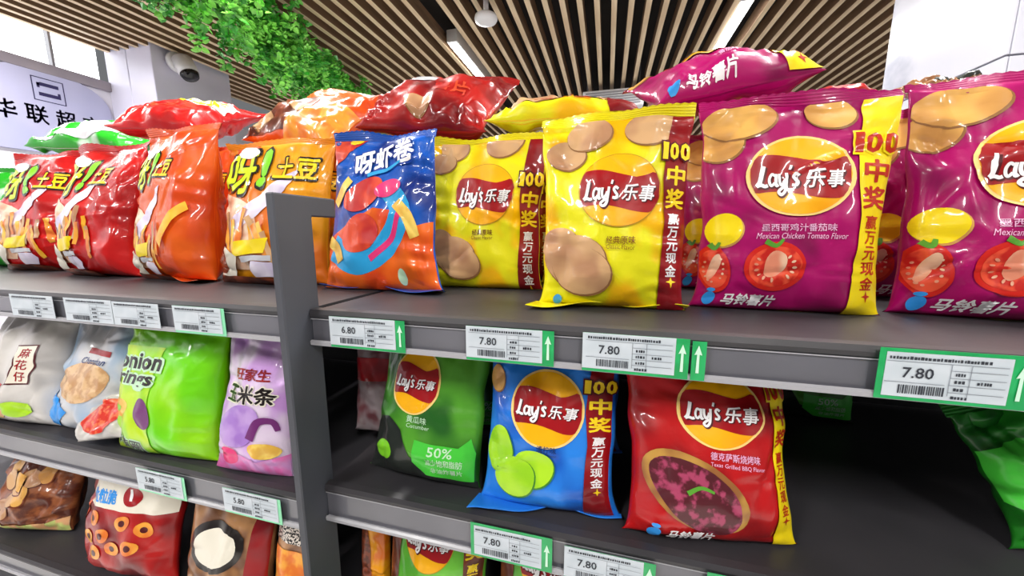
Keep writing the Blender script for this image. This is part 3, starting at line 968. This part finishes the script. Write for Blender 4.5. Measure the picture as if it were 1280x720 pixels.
# ------------------------------------------------------------------ bags, upper shelf left
def potato_print(b, word_y=1.0):
    """potato stick bag: big lettering, white burst, sticks, carton, dip"""
    b.poly('pale_panel', [(-.5, .10), (-.1, .10), (.04, .3), (-.04, .56), (-.2, .62), (-.5, .70)], I_PEACH)
    b.poly('white_burst', [(-.5, .40), (-.34, .44), (-.12, .56), (.2, .80), (.3, .84), (.22, .68), (.02, .50), (-.2, .36), (-.42, .28)], I_LAVW)
    b.put('lettering_shadow', words('呀', -.26, word_y, w=.36, h=.40, bold=.07), I_BLACK)
    b.put('lettering', words('呀', -.26, word_y, w=.31, h=.35, bold=.03), I_LYELG)
    b.put('lettering_shadow', words('!', -.01, word_y + .03, w=.12, h=.36, bold=.06), I_BLACK)
    b.put('lettering', words('!', -.01, word_y + .03, w=.095, h=.31, bold=.04), I_LGRN)
    b.put('lettering_shadow', words('土豆', .26, word_y + .02, w=.38, h=.2, bold=.07), I_BLACK)
    b.put('lettering', words('土豆', .26, word_y + .02, w=.34, h=.165, bold=.03), I_LYEL)
    b.poly('white_cap', ell(-.24, word_y + .17, .13, .05, 20, -.2, .1, 2), I_WHITE)
    rnd = random.Random(b.seed)
    for i in range(16):
        x = -.42 + .052 * i + rnd.uniform(-.03, .03)
        y = .30 + rnd.uniform(-.06, .16)
        a = rnd.uniform(-.6, .6)
        l = rnd.uniform(.08, .15)
        b.put('potato_stick', fill(stroke([(x - l * math.sin(a), y - l * math.cos(a)), (x + l * math.sin(a), y + l * math.cos(a))], .05, .045, False)), (I_FRY, I_FRYL, I_CHIP)[i % 3])
    b.poly('carton', [(-.2, .20), (.1, .22), (.14, .33), (-.18, .30)], I_SYEL)
    b.poly('carton_band', [(-.12, .16), (.16, .17), (.16, .205), (-.12, .20)], I_SILV)
    b.poly('dip_bowl', [(-.02, .06), (.16, .06), (.2, .12), (.16, .16), (-.02, .16), (-.04, .1)], I_LAVW)
    b.poly('cream_foot', [(-.5, .05), (-.26, .05), (-.16, .2), (-.3, .26), (-.5, .22)], I_CREAM)
    b.poly('sauce_patch', [(-.5, .0), (.34, .0), (.26, .05), (-.1, .06), (-.5, .055)], I_SAUCE)
    if b.seed == 97:
        b.put('potato_stick', fill(stroke([(.42, .32), (.60, .52), (.78, .66)], .10, .09)), I_FRYL)

b = Bag('potato_stick_bag', 'red potato stick bag beside the emerald bag, far left', F_TRED, .33, .385, .14, (-1.83, .79, ZU), lean=9, yaw=8, seed=83, group=G_UP, crumple=1.3, ox=-.02, sx=.9, boxy=.6)
potato_print(b, .86)
PA = b
b = Bag('potato_stick_bag', 'red potato stick bag, second from left, next to the orange bag', F_TRED, .32, .375, .15, (-1.435, .735, ZU), lean=9, yaw=-2, seed=89, group=G_UP, crumple=1.3, ox=-.06, sx=.74, boxy=.8)
potato_print(b, .86)
PB = b
b = Bag('potato_stick_bag', 'plain orange-sided potato stick bag between the red and amber bags', F_ORA, .285, .395, .13, (-1.12, .72, ZU), lean=7, yaw=-3, seed=97, group=G_UP, crumple=1.2, flap=.025, flap_side=1, ox=-.09, sx=.62, boxy=.8)
potato_print(b, .98)
PC = b
b = Bag('potato_stick_bag', 'amber potato stick bag partly hidden by the dark post', F_AMB, .325, .345, .12, (-.805, .73, ZU), lean=7, yaw=2, seed=101, group=G_UP, crumple=1.2)
b.poly('side_panel', [(-.5, .55), (-.2, .8), (-.12, 1.1), (-.5, 1.1)], I_ORANGE)
potato_print(b, .83)
b.poly('bean_pile', ell(-.42, .16, .11, .1, 20, 0, .1, 3), I_SAUCE)
PD = b

b = Bag('shrimp_roll_bag', 'royal blue snack bag with an orange foot and white lettering', F_DBL, .30, .335, .09, (-.482, .70, ZU), lean=8, yaw=3, wt=.2, seed=107, group=G_UP, crumple=1.0, flap=.025, flap_side=1)
PE = b
b.poly('orange_foot', [(-.5, 0), (.5, 0), (.5, .5), (.3, .44), (.2, .56), (.0, .58), (-.2, .5), (-.5, .34)], I_ORANGE)
b.poly('orange_shoulder', [(-.5, .9), (-.36, .98), (-.2, 1.1), (.02, 1.17), (-.1, 1.2), (-.5, 1.2)], I_CORAL)
b.poly('gold_badge', ell(-.27, 1.11, .07, .035, 20, .3), I_LYEL)
b.poly('blue_wave', stroke([(-.4, .30), (-.15, .2), (.1, .3), (.24, .55), (.12, .72)], .2, .16), I_SKY)
b.poly('pink_band', stroke([(-.02, .22), (.16, .36), (.24, .56)], .05, .04), I_PINK)
b.poly('coral_patch', ell(-.12, .68, .2, .11, 28, .35, .06, 2), I_CORAL)
b.poly('coral_patch', ell(-.12, .40, .17, .14, 28, .3, .06, 3), I_CORAL)
b.poly('pink_patch', ell(.12, .72, .12, .06, 24, .3), I_PINK)
for (x0, y0, x1, y1) in ((.2, .62, .36, .38), (-.42, .62, -.28, .80), (-.45, .35, -.3, .2)):
    b.put('corn_stick', fill(stroke([(x0, y0), ((x0 + x1) / 2 + .02, (y0 + y1) / 2 + .02), (x1, y1)], .085, .085)), I_CORN)
b.put('lettering_shadow', words('呀虾卷', .04, .955, w=.66, h=.22, bold=.06, rot=.2), I_BLUEP)
b.put('lettering', words('呀虾卷', .04, .96, w=.62, h=.19, bold=.035, rot=.2), I_WHITE)
b.poly('white_streak', stroke([(-.1, .82), (.1, .86), (.22, .92)], .03, .02), I_SKY)
b.poly('seal_mark', ell(.24, .1, .035, .06, 16), I_MINT)

# emerald bags at far left
b = Bag('snack_bag', 'emerald green snack bag at the left picture edge, behind the red bag', F_EMR, .30, .36, .12, (-2.16, .84, ZU), lean=10, yaw=14, seed=113, group=G_UP, crumple=2.2)
GE = b
b.poly('white_panel', ell(0, .5, .3, .3, 24, 0, .1, 3), I_CREAM)
b = Bag('snack_bag', 'emerald and white snack bag lying on top beside the sign', F_EMR, .44, .30, .10, (-1.80, .90, 1.79), lean=62, yaw=10, roll=3, seed=127, group=g_lie, crumple=2.2)
b.poly('white_panel', [(-.4, .02), (.2, .05), (.3, .3), (-.1, .3)], I_SILV)

# bags lying on the upper row, left part
b = Bag('potato_stick_bag', 'red snack bag lying on top below the white column', F_TRED, .33, .30, .12, (-1.37, .86, 1.815), lean=64, yaw=12, roll=4, seed=131, group=g_lie, crumple=2.2)
b.poly('white_panel', [(.0, .44), (.46, .40), (.46, .62), (.05, .62)], I_CREAM)
b.put('lettering', words('呀!土豆', .16, .52, w=.5, h=.16, bold=.03), I_LYELG)
b.put('lettering', words('土豆', -.05, .25, w=.4, h=.14, bold=.02, rot=.2), I_CORAL)
b = Bag('potato_stick_bag', 'orange-brown snack bag lying on top of the amber bag', F_ORA, .34, .32, .12, (-.85, .84, 1.735), lean=52, yaw=-4, roll=8, seed=137, group=g_lie, crumple=2.2, seal_mat=I_SILV)
b.poly('brown_panel', [(-.5, .0), (.1, .05), (.05, .5), (-.45, .5)], I_SAUCE)
b.poly('amber_panel', [(.0, .0), (.5, .0), (.5, .42), (.1, .42)], I_FRY)
crisp(b, -.3, .12, .12, .06, .1, seed=4)
crisp(b, .0, .3, .1, .05, .1, seed=6)
b = Bag('crisp_bag', 'crimson snack bag lying on top with a silver patch on its upper edge', F_CRD, .36, .32, .12, (-.452, .835, 1.745), lean=52, yaw=2, roll=5, seed=139, group=g_lie, crumple=2.2)
b.poly('silver_patch', [(-.22, .40), (-.03, .42), (-.02, .62), (-.2, .62)], I_SILV)
b.put('lettering', words('薯片', .16, .34, w=.3, h=.12, bold=.02), I_CORAL)
crisp(b, -.02, .12, .1, .07, 0, seed=7)

# second row, standing behind and carrying the bags on top
G_REAR = 'snack bags in the hidden rear row of the upper shelf'
row = [(M1, .29, .90, -2, 'magenta crisp bag in the rear row behind the whole magenta bag'),
       (M2, .60, .87, 3, 'magenta crisp bag in the rear row behind the cut-off magenta bag'),
       (Y1, -.015, .90, 2, 'yellow crisp bag in the rear row behind the foremost yellow bag'),
       (Y1, -.262, .975, -3, 'yellow crisp bag in the rear row behind the set-back yellow bag'),
       (PD, -.575, .93, 3, 'amber potato stick bag in the rear row behind the royal blue bag'),
       (PD, -.90, .94, -2, 'amber potato stick bag in the rear row behind the front amber bag'),
       (PC, -1.215, .94, 4, 'orange potato stick bag in the rear row behind the plain orange bag'),
       (PB, -1.53, .95, 0, 'red potato stick bag in the rear row behind the second red bag'),
       (PB, -1.87, .99, 2, 'red potato stick bag in the rear row below the lying emerald bag')]
for src, x, y, a, lb in row:
    dup(src.root, (x, y, ZU), rot3(4, a), lb, G_REAR)
b = Bag('crisp_bag', 'dark crisp bag with red patch peeping above the whole magenta bag', F_RED, .13, .13, .07, (.435, .85, 1.722), lean=62, yaw=8, seed=149, group=g_lie, crumple=1.2)
b.poly('dark_panel', ell(0, .75, .4, .22, 20), I_CHAR)
b = Bag('crisp_bag', 'small dark crumpled wrapper on top of the cut-off magenta bag', F_TAN, .11, .11, .05, (.59, .85, 1.728), lean=60, yaw=-8, seed=151, group=g_lie, crumple=2.2)
b.poly('dark_panel', ell(0.1, .5, .34, .2, 20), I_CHAR)

# ------------------------------------------------------------------ bags, middle shelf left
b = Bag('noodle_snack_bag', 'milky snack bag with a tall red-lettered label, leftmost on the middle shelf', F_WHT, .27, .30, .10, (-1.425, .515, ZL), lean=16, yaw=4, sy=.74, seed=157, group=G_MID, crumple=1.3)
b.poly('label_rim', [(.06, .48), (.30, .50), (.34, .74), (.30, .98), (.06, .96), (.12, .72)], I_SHADE)
b.poly('label_panel', [(.075, .50), (.285, .515), (.32, .74), (.285, .965), (.075, .945), (.135, .72)], I_CREAM)
for i, ch in enumerate('麻花仔'):
    b.put('lettering', words(ch, .2, .87 - i * .14, w=.12, h=.12, bold=.02), I_RIB)
b.put('lettering', words('一品香', -.2, .82, w=.2, h=.06, bold=.02), I_BLACK)
b.poly('pepper_print', stroke([(-.2, .62), (-.12, .5), (.02, .44)], .07, .1), I_CORAL)
b.poly('vegetable_print', ell(-.2, .18, .3, .14, 28, 0, .1, 3), I_VEG)
b.poly('vegetable_print', ell(.2, .2, .14, .1, 24, 0, .1, 4), I_LCHIP)
b = Bag('noodle_snack_bag', 'pale snack bag with tan puffed snack and light blue foot', F_WHB, .26, .295, .10, (-1.192, .53, ZL), lean=18, yaw=0, sy=.82, seed=163, group=G_MID, crumple=1.3)
b.poly('snack_window', ell(.03, .55, .33, .22, 30, 0, .08, 2), I_NOOD)
b.poly('blue_corner', [(-.5, .05), (-.2, .04), (-.05, .22), (-.28, .36), (-.46, .48)], I_DROP)
b.poly('red_band', [(-.05, .86), (.3, .84), (.3, .90), (-.05, .92)], I_RIB)
b.put('lettering', words('Chaoshan', .1, .78, w=.36, h=.07, bold=.01, shear=.2), I_NAVY)
b = Bag('chilli_snack_bag', 'small clear pack of red chilli snack lying before the pale bag', F_WHT, .15, .095, .04, (-1.055, .485, ZL + .012), lean=30, yaw=6, roll=-10, seed=167, group=G_MID, crumple=1.2, seal=False)
b.poly('snack_window', ell(0, .32, .36, .24, 28, 0, .08, 2), I_REDMIX)

b = Bag('onion_ring_bag', 'vivid green onion ring bag with black bubble lettering', F_ONI, .285, .31, .10, (-.905, .512, ZL), lean=13, yaw=2, sy=.79, seed=173, group=G_MID, crumple=.9, boxy=.4)
b.poly('lime_panel', [(-.5, .0), (.0, .0), (.03, .4), (-.02, .8), (.02, 1.02), (-.5, 1.02)], film('lime_panel', rgb(190, 226, 24), rgb(150, 214, 30), scale=4))
for tx, yy, ww in (('onion', -.0, .50), ('rings', -.17, .42)):
    b.put('lettering_shadow', words(tx, -.21, .88 + yy, w=ww + .05, h=.19, bold=.09), I_MINT)
    b.put('lettering', words(tx, -.21, .88 + yy, w=ww, h=.15, bold=.03), I_BLACK)
b.poly('onion_print', ell(-.04, .42, .085, .15, 28, .25, .08, 3), I_VIOLET)
ring = b.poly('ring_print', ell(-.36, .44, .15, .09, 28, .2), I_CORN)
b.poly('ring_hole', ell(-.36, .44, .08, .035, 24, .2), I_LGRN, parent=ring)
b.put('lettering_shadow', words('洋葱圈', -.25, .12, w=.38, h=.16, bold=.07, rot=-.15), I_MINT)
b.put('lettering', words('洋葱圈', -.25, .12, w=.34, h=.13, bold=.02, rot=-.15), I_CHAR)

b = Bag('puff_bag', 'lilac and white snack bag against the dark post', F_LIL, .185, .30, .08, (-.668, .512, ZL), lean=14, yaw=4, sy=.80, seed=179, group=G_MID)
b.put('lettering', words('旺家生', .02, 1.32, w=.55, h=.16, bold=.03), I_RIB)
b.put('lettering_shadow', words('玉米条', .0, 1.06, w=.84, h=.27, bold=.07), I_CREAM)
b.put('lettering', words('玉米条', .0, 1.06, w=.76, h=.23, bold=.03), I_BLACK)
b.poly('lavender_patch', ell(-.08, .66, .3, .26, 28, .3, .1, 2), I_LAV)
b.poly('violet_patch', stroke([(.1, .5), (.18, .72), (.34, .74), (.4, .62)], .12, .05), I_VIOLET)
b.poly('pink_foot', [(-.5, 0), (.5, 0), (.5, .3), (.2, .22), (-.1, .3), (-.5, .2)], ink('rose', rgb(226, 110, 180), rgb(210, 150, 210), scale=5))
b.poly('pink_patch', ell(-.2, .26, .14, .12, 24), I_PINK)
b.poly('peach_patch', ell(.26, .36, .18, .1, 24, -.2, .1, 2), I_CORN)

# items deep in the middle shelf
b = Bag('snack_bag', 'shaded pinkish grey snack bag just right of the post', F_GRY, .13, .27, .06, (-.475, .66, ZR), lean=8, yaw=8, seed=181, group=G_MID)
b.poly('red_panel', [(-.5, .9), (.5, .95), (.5, 1.3), (-.5, 1.3)], I_RIB)
dup(GL.root, (-.30, .73, ZR), rot3(12, 4), 'green crisp bag hidden behind the dark green crisp bag', 'rear bags on the middle shelf')
dup(BL.root, (-.07, .71, ZR), rot3(12, 0), 'light blue crisp bag hidden behind the light blue crisp bag', 'rear bags on the middle shelf')
dup(GL.root, (.47, .98, ZR), rot3(5, -10), 'green crisp bag in the dark at the back of the empty gap', 'rear bags on the middle shelf').scale = (.92, .92, .92)
b = Bag('snack_bag', 'leaf green snack bag tipped over at the right picture edge', F_DGR, .23, .19, .09, (.67, .60, ZR), lean=10, yaw=-6, roll=-22, seed=191, group=G_MID, crumple=2.2)
b.poly('pale_panel', [(-.5, .3), (-.3, .2), (.2, .5), (.1, .7), (-.5, .6)], I_BGRN)

# ------------------------------------------------------------------ bags, lower shelf
G_LOW = 'snack bags on the lower shelf'
b = Bag('biscuit_bag', 'clear bag of brown crackers, leftmost on the lower shelf', F_BRN, .27, .235, .10, (-1.57, .545, .657), lean=22, yaw=10, seed=193, group=G_LOW, crumple=2.2, seal_mat=F_WHT)
for i in range(9):
    rnd = random.Random(i + 5)
    crisp(b, rnd.uniform(-.36, .36), rnd.uniform(.15, .65), .10, .075, rnd.uniform(0, 3), I_CHIP2 if i % 2 else I_CHIP, I_SAUCE, i)
b.poly('pale_foot', [(-.5, .0), (.5, .0), (.5, .14), (.3, .08), (-.5, .06)], I_VEG)
b = Bag('shaped_snack_bag', 'dark red snack bag with white top and ring shapes, on the lower shelf', F_CRD, .32, .335, .10, (-1.13, .525, .657), lean=13, yaw=2, seed=197, group=G_LOW, sy=.80)
b.poly('white_panel', [(-.36, .66), (.5, .66), (.5, .96), (-.3, .96)], I_CREAM)
b.put('lettering', words('粒粒脆', -.16, .76, w=.3, h=.13, bold=.04, rot=.05), I_DROP)
b.poly('striped_ball', ell(.14, .80, .09, .09, 24), I_RIB)
b.poly('ball_stripe', stroke([(.12, .86), (.14, .76)], .03, .03), I_WHITE)
for i, (x, y) in enumerate(((-.22, .56), (-.1, .42), (.1, .56), (.02, .32), (.2, .36), (.3, .52), (-.3, .36), (-.18, .24))):
    o_ = b.poly('ring_print', ell(x, y, .075, .065, 20, 0, .12, i), I_FRY)
    b.poly('ring_hole', ell(x, y, .03, .028, 14), I_SHADE, parent=o_)
b.poly('orange_flash', [(-.5, .42), (-.4, .5), (-.34, .72), (-.42, .6), (-.5, .6)], I_ORANGE)
b = Bag('shaped_snack_bag', 'tan snack bag with a cream oval in a dark ring, on the lower shelf', F_TAN, .25, .315, .09, (-.825, .535, .657), lean=12, yaw=3, seed=199, group=G_LOW, sy=.92)
b.poly('dark_ring', ell(-.02, .60, .34, .24, 32, .2), I_BLACK)
b.poly('cream_oval', ell(-.02, .59, .27, .175, 32, .2), I_CREAM)
b.poly('amber_side', [(.3, .0), (.5, .0), (.5, 1.0), (.38, 1.0)], I_RIB)
b = Bag('shaped_snack_bag', 'speckled cream snack bag beside the post on the lower shelf', F_TAN, .14, .315, .07, (-.62, .54, .657), lean=10, yaw=4, seed=211, group=G_LOW)
b.poly('speckled_top', [(-.5, 1.3), (.5, 1.3), (.5, 1.85), (-.5, 1.85)], I_GINGHAM)
b.poly('amber_panel', [(-.5, .2), (.5, .2), (.5, 1.2), (-.5, 1.2)], I_FRY)

def lime_print(b):
    st = b.poly('prize_strip', [(-.5, 0), (-.36, 0), (-.34, 1.3), (-.5, 1.3)], I_SAUCE)
    b.put('lettering', words('中', -.42, .98, w=.1, h=.12, bold=.03), I_LYEL, parent=st)
    b.put('lettering', words('奖', -.42, .84, w=.1, h=.12, bold=.03), I_LYEL, parent=st)
    prize_strip(b, .30, .48, I_SAUCE, I_LYEL, I_SHADE, .83)
    round_logo(b, -.04, .80, .25, .24, rim=False)
b = Bag('crisp_bag', 'lime green crisp bag nearest the post on the lower shelf', F_LIME, .235, .295, .085, (-.315, .575, .697), lean=12, yaw=2, seed=223, group=G_LOW)
lime_print(b)
LM = b
dup(LM.root, (-.075, .575, .697), rot3(12, 0), 'lime green crisp bag second from the post on the lower shelf', G_LOW)
b = Bag('crisp_bag', 'brown crisp bag at the bottom picture edge beside the lime green bags', F_BRN, .22, .29, .08, (.16, .575, .697), lean=10, yaw=0, seed=227, group=G_LOW)
round_logo(b, -.04, .80, .25, .24)
b = Bag('snack_bag', 'narrow amber snack bag edge between the post and the lime green bag', F_AMB, .07, .28, .04, (-.47, .60, .697), lean=6, yaw=10, seed=229, group=G_LOW)
b.poly('red_panel', [(-.5, .5), (-.1, .5), (-.1, 3.2), (-.5, 3.2)], I_SAUCE)

# ------------------------------------------------------------------ shop sign on the left wall
sg = thing('shop_sign', 'pale arched supermarket sign with dark lettering on the left wall', 'sign', (-4.198, 1.97, 2.1))
arch = [(-.36, 0.0), (.36, 0.0)]
for i in range(25):
    a = PI * i / 24
    arch.append((.36 * math.cos(a), .40 + .22 * math.sin(a) ** .9))
V = [(0, p[0], p[1]) for p in arch] + [(.022, p[0], p[1]) for p in arch]
n = len(arch)
Fc = [tuple(range(n))[::-1], tuple(range(n, 2 * n))] + [(i, (i + 1) % n, n + (i + 1) % n, n + i) for i in range(n)]
M_SIGN = mat('sign_board', rgb(178, 178, 208), 0.35, rgb(168, 170, 202), scale=2, coord='Object')
M_SINK = mat('sign_ink', rgb(44, 38, 84), 0.5, rgb(36, 30, 72), scale=4, coord='Object')
bd = link('board', mesh_from('board', V, Fc), M_SIGN, sg)
def sign_shape(nm, vf, m, lift=.0235):
    return link(nm, mesh_from(nm, [(lift, p[0], p[1]) for p in vf[0]], vf[1]), m, sg)
for i, ch in enumerate('华联超市'):
    sign_shape('lettering', words(ch, -.235 + i * .155, .275, w=.115, h=.135, bold=.02), M_SINK)
def frame_outline(cx, cy, w, h, t):
    parts = []
    for a, b_, c, d in ((-w, w, h - t, h), (-w, w, -h, -h + t), (-w, -w + t, -h, h), (w - t, w, -h, h)):
        parts.append(fill([(cx + a, cy + c), (cx + b_, cy + c), (cx + b_, cy + d), (cx + a, cy + d)]))
    return merge(parts)
sign_shape('emblem_frame', frame_outline(.005, .465, .085, .085, .006), M_SINK)
sign_shape('emblem', merge([fill([(-.055, .49), (.06, .49), (.06, .515), (-.035, .515), (-.055, .505)]), fill([(-.05, .418), (.065, .418), (.065, .46), (.05, .46), (.05, .443), (-.05, .443)]), fill([(-.055, .475), (-.04, .475), (-.04, .51), (-.055, .51)])]), M_SINK)

# ------------------------------------------------------------------ small ceiling things
def lathe(name, prof, m, parent, n=24):
    V, Fc = [], []
    for r, z in prof:
        for i in range(n):
            a = 2 * PI * i / n
            V.append((r * math.cos(a), r * math.sin(a), z))
    for j in range(len(prof) - 1):
        for i in range(n):
            Fc.append((j * n + i, j * n + (i + 1) % n, (j + 1) * n + (i + 1) % n, (j + 1) * n + i))
    me = mesh_from(name, V, Fc, True)
    bm = bmesh.new(); bm.from_mesh(me); bmesh.ops.recalc_face_normals(bm, faces=bm.faces[:]); bm.to_mesh(me); bm.free()
    return link(name, me, m, parent)
M_WPL = mat('white_plastic', rgb(232, 232, 236), 0.35, coord='Object')
M_BLK = mat('black_glass', rgb(18, 18, 22), 0.12, coord='Object')
dm = thing('ceiling_dome', 'white round dome hanging from the slat ceiling on a rod', 'detector', (-.845, 2.55, CZ))
lathe('rod', [(.0, .12), (.018, .12), (.018, -.065), (.0, -.065)], M_WPL, dm, 12)
lathe('dome', [(.0, -.06), (.05, -.06), (.074, -.068), (.078, -.085), (.07, -.10), (.04, -.112), (.0, -.114)], M_WPL, dm)
sc = thing('security_camera', 'small white security camera high on the white column', 'camera', (-3.66, 2.52, 2.93), (0, 0, math.radians(90)))
mnt = lathe('mount', [(.0, .035), (.05, .035), (.05, .01), (.045, .0), (.0, .0)], M_WPL, sc)
hd = lathe('housing', [(.0, .0), (.045, .0), (.046, -.07), (.04, -.085), (.0, -.085)], M_WPL, sc)
sc.scale = (1.6, 1.6, 1.6)
hd.location = (0.0, -.065, 0.01); hd.rotation_euler = (math.radians(-28), 0, 0)
ln = lathe('lens', [(.0, -.086), (.042, -.0862), (.036, -.104), (.0, -.112)], M_BLK, hd)
for o in (mnt,):
    o.rotation_euler = (math.radians(90), 0, 0); o.location = (0, -.012, 0)
ac = thing('air_vent', 'white grille unit hung under the far slat ceiling', 'air vent', (0.0, 4.05, 2.76))
box('casing', -.30, .30, 0, .30, 0, .17, M_WPL, ac, .008)
for hx in (-.26, .26):
    box('hanger_rod', hx - .008, hx + .008, .14, .156, .165, .46, M_FRAME, ac)
for i in range(6):
    box('slat', -.27, .27, -.008, 0.002, .02 + i * .023, .032 + i * .023, M_FRAME, ac)

# ------------------------------------------------------------------ hanging greenery
M_LEAF = mat('ivy_leaf', rgb(140, 222, 90), 0.4, rgb(50, 150, 40), scale=7, lo=.4, hi=.6, coord='Object', detail=3)
M_STEM = mat('ivy_stem', rgb(60, 110, 50), 0.6, coord='Object')
gr = thing('ivy_garland', 'green artificial ivy hanging in a thick band from the ceiling', 'greenery', (-2.4, 2.3, 2.85))
rnd = random.Random(5)
V, Fc, SV, SF = [], [], [], []
def gpt(t):
    return Vector((-1.86 - 0.96 * (t), 1.05 + 3.0 * t, 0)) 
for i in range(260):
    t = rnd.random()
    c = gpt(t)
    wdt = 0.22
    p = Vector((c.x + rnd.gauss(0, wdt * .5), c.y + rnd.uniform(-.05, .05), rnd.uniform(2.84, 2.97)))
    L = rnd.uniform(.15, .42)
    d = Vector((rnd.uniform(-.25, .25), rnd.uniform(-.25, .25), -1))
    q = p.copy()
    m_ = int(L / .016)
    k = len(SV)
    for j in range(m_):
        q = q + d * .016 + Vector((rnd.uniform(-.006, .006), rnd.uniform(-.006, .006), 0))
        SV += [tuple(q + Vector((.0015, 0, 0)) - gr.location), tuple(q + Vector((-.0015, 0, 0)) - gr.location), tuple(q + Vector((0, .0025, 0)) - gr.location)]
        if j:
            a = k + (j - 1) * 3
            SF += [(a, a + 1, a + 4, a + 3), (a + 1, a + 2, a + 5, a + 4), (a + 2, a, a + 3, a + 5)]
        for r in range(4):
            s_ = rnd.uniform(.018, .036)
            R = Euler((rnd.uniform(-.9, .9), rnd.uniform(-.9, .9), rnd.uniform(0, 6.28))).to_matrix()
            base = q + Vector((rnd.uniform(-.03, .03), rnd.uniform(-.03, .03), rnd.uniform(-.01, .01))) - gr.location
            pts = [(0, 0, 0), (.5, .45, .12), (.42, .9, .05), (0, 1.35, -.1), (-.42, .9, .05), (-.5, .45, .12), (0, .7, -.08)]
            kk = len(V)
            V += [tuple(base + R @ (Vector(z) * s_)) for z in pts]
            Fc += [(kk, kk + 1, kk + 6), (kk + 1, kk + 2, kk + 6), (kk + 2, kk + 3, kk + 6), (kk + 3, kk + 4, kk + 6), (kk + 4, kk + 5, kk + 6), (kk + 5, kk, kk + 6)]
fo = link('foliage', mesh_from('foliage', V, Fc), M_LEAF, gr); fo['kind'] = 'stuff'
so = link('stems', mesh_from('stems', SV, SF), M_STEM, gr); so['kind'] = 'stuff'
